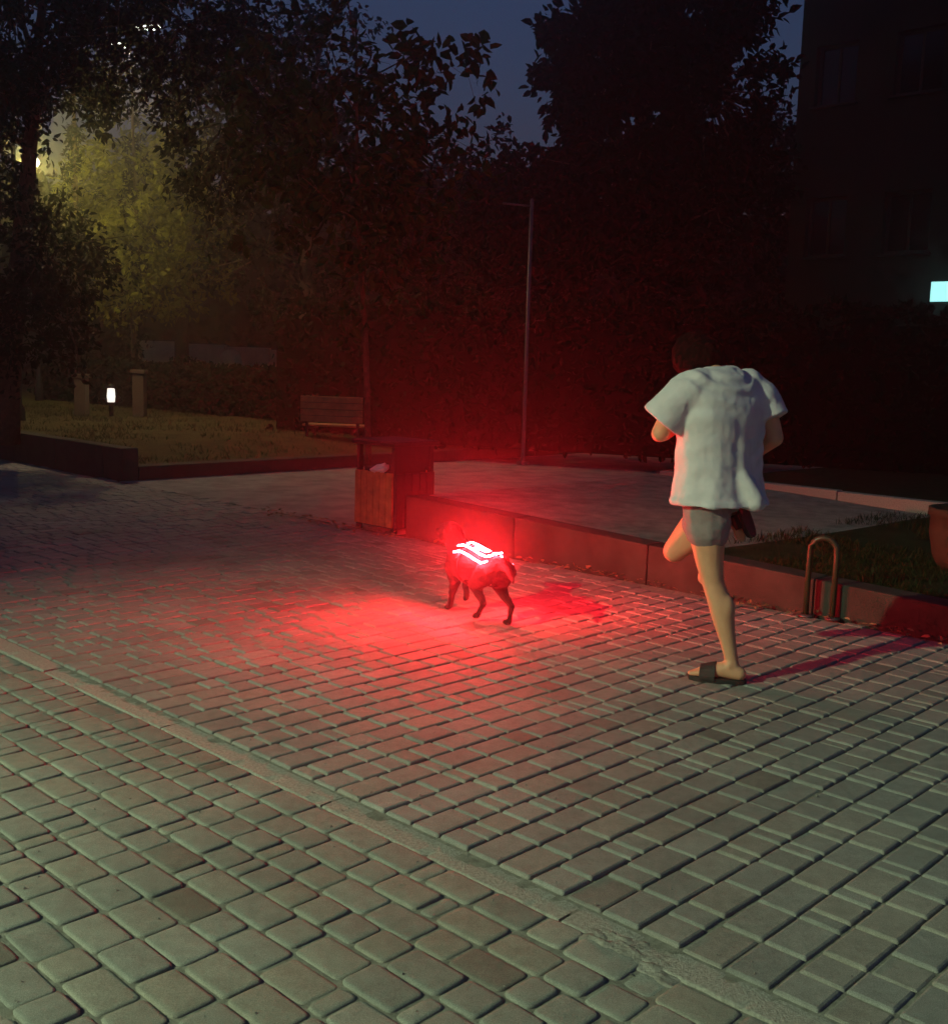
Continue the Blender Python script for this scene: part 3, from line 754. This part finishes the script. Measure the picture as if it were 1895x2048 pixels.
# trunk, neck, head (turned a little further away than the hips)
TW = Matrix.Rotation(R(-20), 4, 'Z'); i0 = len(b.v)
def twist(mb, k=0):
    for i in range(k, len(mb.v)): mb.v[i] = TW @ Vector(mb.v[i])
    return mb
loft(b, [(0, 0, .80, .09, .15, .9), (0, 0, .90, .105, .165, .9), (0, 0, 1.05, .095, .145, .9), (.01, 0, 1.2, .105, .16, .9), (.015, 0, 1.33, .10, .175, .9), (.015, 0, 1.40, .07, .13, .9)])
chain(b, [(.01, 0, 1.37, .062), (.08, 0, 1.41, .055), (.125, 0, 1.42, .056)])
HB = Matrix.Translation((.175, 0, 1.445)) @ Matrix.Rotation(R(58), 4, 'Y')     # head bowed forward
def hd(p): return HB @ Vector(p)
HR = HB.to_quaternion().to_matrix().to_4x4()
ellipsoid(b, hd((0, 0, .03)), (.095, .077, .110), HR); ellipsoid(b, hd((.04, 0, -.025)), (.055, .052, .058), HR)
round_cone(b, hd((.09, 0, .03)), .008, hd((.107, 0, .002)), .014)
for s in (-1, 1):
    ellipsoid(b, hd((-.01, s * .078, .02)), (.022, .010, .032), HR); ellipsoid(b, hd((.083, s * .03, -.025)), (.012, .022, .006), HR)
# arms and five-fingered hands
def hand(b, wr, d, nrm, curl):
    d = d.normalized(); nrm = (nrm - d * d.dot(nrm)).normalized(); sd = d.cross(nrm)
    chain(b, [(*wr, .026), (*(wr + d * .05 + sd * .01), .030), (*(wr + d * .085 + sd * .012), .026)]); chain(b, [(*(wr + d * .03 - sd * .02), .022), (*(wr + d * .085 - sd * .024), .020)])
    for k, (off, L) in enumerate(((.034, .070), (.012, .080), (-.011, .074), (-.032, .058))):
        p = wr + d * .085 + sd * off; a = 0; pts = [(*p, .0105)]
        for seg, fr in enumerate((.45, .32, .23)):
            a += curl; p = p + (d * math.cos(a) + nrm * math.sin(a)) * L * fr; pts.append((*p, .0098 - seg * .0008))
        chain(b, pts)
    p = wr + d * .025 + sd * .03; q = p + (d * .6 + sd * .7 + nrm * .2).normalized() * .04; chain(b, [(*p, .013), (*q, .0115), (*(q + (d * .9 + sd * .1 + nrm * .4).normalized() * .035), .0095)])
chain(b, [(.01, .175, 1.355, .055), (.06, .24, 1.22, .046), (.09, .27, 1.13, .040), (.17, .18, 1.13, .040), (.24, .06, 1.15, .029)])
hand(b, Vector((.25, .04, 1.155)), Vector((.45, -.85, .1)), Vector((-.8, -.3, -.2)), .5)
chain(b, [(.01, -.175, 1.355, .055), (-.07, -.225, 1.23, .046), (-.10, -.25, 1.12, .040), (.02, -.26, 1.06, .040), (.13, -.24, 1.04, .029)])
hand(b, Vector((.145, -.238, 1.035)), Vector((.9, .15, -.2)), Vector((-.4, .6, -.5)), .55)
twist(b, i0)
body = melt('body', b, M['skin'], ps, .0075, 5)
# eyes
for s in (-1, 1):
    e = MB(); ellipsoid(e, hd((.081, s * .032, .035)), (.012, .014, .010)); twist(e).build('eye', M['claw'], ps, True)
# hair: cap and nape
h = MB(); ellipsoid(h, hd((-.02, 0, .055)), (.112, .096, .112), HR); ellipsoid(h, hd((-.07, 0, -.02)), (.075, .088, .10), HR)
for q in (-1, 1): ellipsoid(h, hd((-.01, q * .07, .01)), (.06, .03, .09), HR)
def hairdisp(p, n_): return p + n_ * (.009 * noise.noise(Vector((p.x * 50, p.y * 50, p.z * 14))) + .004 * noise.noise(p * 90))
melt('hair', twist(h), M['hair'], ps, .009, 4, hairdisp)
# baggy shirt
s = MB()
loft(s, [(-.03, 0, .815, .185, .235, .85), (-.02, 0, .86, .170, .228, .85), (-.012, 0, .95, .150, .215, .85), (-.01, 0, 1.08, .145, .215, .85), (-.008, 0, 1.22, .150, .225, .85), (0, 0, 1.33, .140, .220, .9), (.005, 0, 1.39, .115, .175, .95), (.012, 0, 1.425, .085, .105, 1), (.02, 0, 1.445, .07, .075, 1)])
round_cone(s, (.0, .15, 1.345), .092, (.03, .20, 1.30), .094); s.tube([(.0, .16, 1.345), (.045, .235, 1.255), (.08, .275, 1.185)], [.092, .096, .104], 20)
round_cone(s, (.0, -.15, 1.345), .092, (-.04, -.19, 1.30), .094); s.tube([(.0, -.16, 1.345), (-.05, -.215, 1.265), (-.085, -.235, 1.20)], [.092, .092, .090], 20)
chain(s, [(-.12, -.03, .93, .07), (-.20, -.06, .845, .045)])
def folds(p, n_):
    a = math.atan2(p.y, p.x); low_ = max(0, min(1, (1.30 - p.z) / .45))
    w = a * 7 + 2.2 * noise.noise(Vector((a, p.z * 2.4, 1.7))) + 1.4 * noise.noise(Vector((p.x * 5, p.y * 5, p.z * 2)))
    hang = (math.sin(w) * .5 + math.sin(w * 1.9 + 1.3) * .3) * .0085 * low_ ** 1.3                   # cloth hanging to the hem
    drag = math.sin((p.z * 1.4 - abs(p.y) * .8 + .22 * noise.noise(p * 3.2)) * 42 + 3 * noise.noise(p * 5)) * .0042 * (1 - .7 * low_)   # creases from the armpits
    k = .35 if p.x ** 2 + p.y ** 2 > .25 ** 2 else 1
    q = p + n_ * ((hang + drag - .006 * abs(noise.noise(p * 8))) * k + .0016 * noise.noise(p * 40))
    if p.z < .842: q += n_ * .0035                                                                  # stitched hem
    return q
melt('shirt', twist(s), M['tee'], ps, .008, 9, folds)
# shorts
s = MB()
loft(s, [(0, 0, .78, .115, .165, .9), (0, 0, .86, .122, .178, .9), (0, 0, .98, .11, .165, .9)])
chain(s, [(0, .085, .84, .112), (-.02, .085, .70, .105)])
chain(s, [(0, -.085, .84, .112), (.10, -.08, .70, .104)])
melt('shorts', s, M['shorts'], ps, .009, 5, lambda p, n_: p + n_ * .006 * noise.noise(p * 17))
# slides
def slide(name, heel, d, sdv, nv):
    t = MB(); n = 18; L = .265
    for layer, th_ in ((0, 0), (1, .022)):
        for k in range(n):
            a = 2 * math.pi * k / n; x = (.5 - .5 * math.cos(a)) * L; w = .046 * (.85 + .3 * (x / L)) * math.copysign(abs(math.sin(a)) ** .7, math.sin(a))
            t.v.append(heel + d * (x - .035) + sdv * w + nv * th_)
    t.f = [list(range(n))[::-1], list(range(n, 2 * n))] + [[k, (k + 1) % n, n + (k + 1) % n, n + k] for k in range(n)]
    o = t.build(name, M['sandal'], ps)
    st = MB(); pr = []
    for k in range(13):
        a = math.pi * k / 12
        for wd in (.105, .175): pr.append(heel + d * wd + sdv * (.055 * math.cos(a)) + nv * (.014 + .080 * math.sin(a) * (1 if wd < .15 else .74)))
    m_ = len(pr); inn = [p - nv * .005 * 1 for p in pr]
    st.v = pr; st.f = [[2 * k, 2 * k + 1, 2 * k + 3, 2 * k + 2] for k in range(12)]
    so = st.build('strap', M['sandal'], o); md = so.modifiers.new('t', 'SOLIDIFY'); md.thickness = .006
slide('sandal', Vector((hl.x, hl.y, -.006 + .004)), fd, sd_, Vector((0, 0, 1)))
slide('sandal', an - n2 * .060 - f2 * .02, f2, Vector((0, 1, 0)), n2)

# ---- dog
dg_ = empty('dog', (.025, 6.074, 0), math.atan2(.866, -.5))
dg_.scale = (1, 1, .9)
tag(dg_, 'dark short haired dog trotting away over the red lit paving', 'dog')
b = MB()
chain(b, [(.17, 0, .325, .098), (.10, 0, .32, .105), (0, 0, .335, .092), (-.12, 0, .35, .080), (-.21, 0, .35, .080)])
chain(b, [(.18, 0, .36, .078), (.245, 0, .42, .062), (.30, 0, .475, .056)]); ellipsoid(b, (.325, 0, .50), (.072, .058, .056))
chain(b, [(.36, 0, .49, .040), (.44, 0, .468, .027), (.455, 0, .466, .024)])
for s_ in (-1, 1):
    ellipsoid(b, (.30, s_ * .062, .475), (.032, .012, .055), Matrix.Rotation(s_ * .25, 4, 'X'))
chain(b, [(-.26, 0, .375, .026), (-.34, .01, .365, .020), (-.42, .03, .335, .015), (-.47, .05, .32, .009)])
# hind right planted, hind left swinging forward
chain(b, [(-.20, -.055, .32, .072), (-.15, -.062, .225, .045), (-.20, -.062, .175, .028), (-.285, -.06, .125, .019), (-.275, -.06, .06, .015), (-.268, -.06, .024, .018), (-.235, -.06, .018, .019)])
chain(b, [(-.20, .055, .32, .072), (-.10, .062, .235, .045), (-.13, .062, .185, .028), (-.19, .06, .135, .019), (-.145, .06, .075, .015), (-.13, .06, .045, .017), (-.10, .06, .035, .018)])
# front left planted, front right lifted
chain(b, [(.17, .058, .29, .055), (.13, .064, .205, .034), (.17, .062, .105, .020), (.19, .062, .03, .017), (.215, .062, .018, .020)])
chain(b, [(.17, -.058, .29, .055), (.15, -.064, .205, .034), (.235, -.062, .155, .020), (.215, -.062, .085, .017), (.225, -.062, .06, .019)])
melt('body', b, M['fur'], dg_, .0075, 4, lambda p, n_: p + n_ * .004 * noise.noise(Vector((p.x * 30, p.y * 60, p.z * 60))))
e = MB(); ellipsoid(e, (.478, 0, .475), (.010, .014, .010)); e.build('nose', M['claw'], dg_, True)
for s_ in (-1, 1):
    e = MB(); ellipsoid(e, (.372, s_ * .036, .518), (.008, .008, .008)); e.build('eye', M['claw'], dg_, True)

# ---- made-up harness, its tubes shaped after the light trails of the moving LED collar
hn = empty('collar_trail_harness', (.025, 6.074, 0), math.atan2(.866, -.5))
tag(hn, 'red light trails of the dog collar built as a glowing harness', 'collar light trail')
M['strap'] = mat('harness_web', (.05, .012, .012), .8, .2, 30, .3, 120, .2)
for x0, rr, zc in ((.05, .106, .288), (-.19, .094, .307)):
    t = MB(); n = 30
    for k in range(n):
        a = 2 * math.pi * k / n
        for dx in (-.013, .013): t.v.append(Vector((x0 + dx, rr * math.cos(a), zc + rr * math.sin(a))))
    t.f = [[2 * k, 2 * k + 1, (2 * k + 3) % (2 * n), (2 * k + 2) % (2 * n)] for k in range(n)]
    so = t.build('strap', M['strap'], hn); md = so.modifiers.new('t', 'SOLIDIFY'); md.thickness = .006; md.offset = 1
LED = emit('led_tube', (1, .013, .020), 2900)
tubes = [[(-0.272, 0.098, 0.37), (-0.209, 0.098, 0.351), (-0.143, 0.098, 0.359), (-0.059, 0.098, 0.372), (0.027, 0.098, 0.378), (0.096, 0.098, 0.361)],
         [(-.20, -.112, .325), (-.10, -.118, .318), (0, -.120, .325), (.09, -.116, .315)],  # hidden tube on the far flank, added to light the ground at right
         [(-0.273, 0.065, 0.401), (-0.21, 0.065, 0.384), (-0.139, 0.065, 0.386), (-0.05, 0.065, 0.402), (0.047, 0.065, 0.407), (0.105, 0.065, 0.394)],
         [(-0.263, 0.0, 0.409), (-0.201, 0.0, 0.393), (-0.12, 0.0, 0.399), (-0.02, 0.0, 0.411), (0.059, 0.0, 0.415), (0.111, 0.0, 0.401)],
         [(-0.224, -0.028, 0.378), (-0.15, -0.028, 0.371), (-0.063, -0.028, 0.379), (0.027, -0.028, 0.382), (0.072, -0.028, 0.383)]]
for p in tubes:
    MB().tube(p, [.004] + [.0048] * (len(p) - 2) + [.004], 10).build('light_tube', LED, hn, True)

# ------------------------------------------------------------------ thin air volume added to give the red light a lens-bloom halo
HZ = 0.0095
if HZ > 0:
    hz = MB().box((-30, -6, -1.2), (30, 48, 16)).build('bloom_haze', None); tag(hz, kind='stuff')
    hm = bpy.data.materials.new('bloom_haze'); hm.use_nodes = True; nt = hm.node_tree; nt.nodes.clear()
    pv = nt.nodes.new('ShaderNodeVolumePrincipled'); pv.inputs['Color'].default_value = (.9, .9, .9, 1); pv.inputs['Density'].default_value = HZ; pv.inputs['Anisotropy'].default_value = .87
    ou = nt.nodes.new('ShaderNodeOutputMaterial'); nt.links.new(pv.outputs[0], ou.inputs['Volume']); hz.data.materials.append(hm)
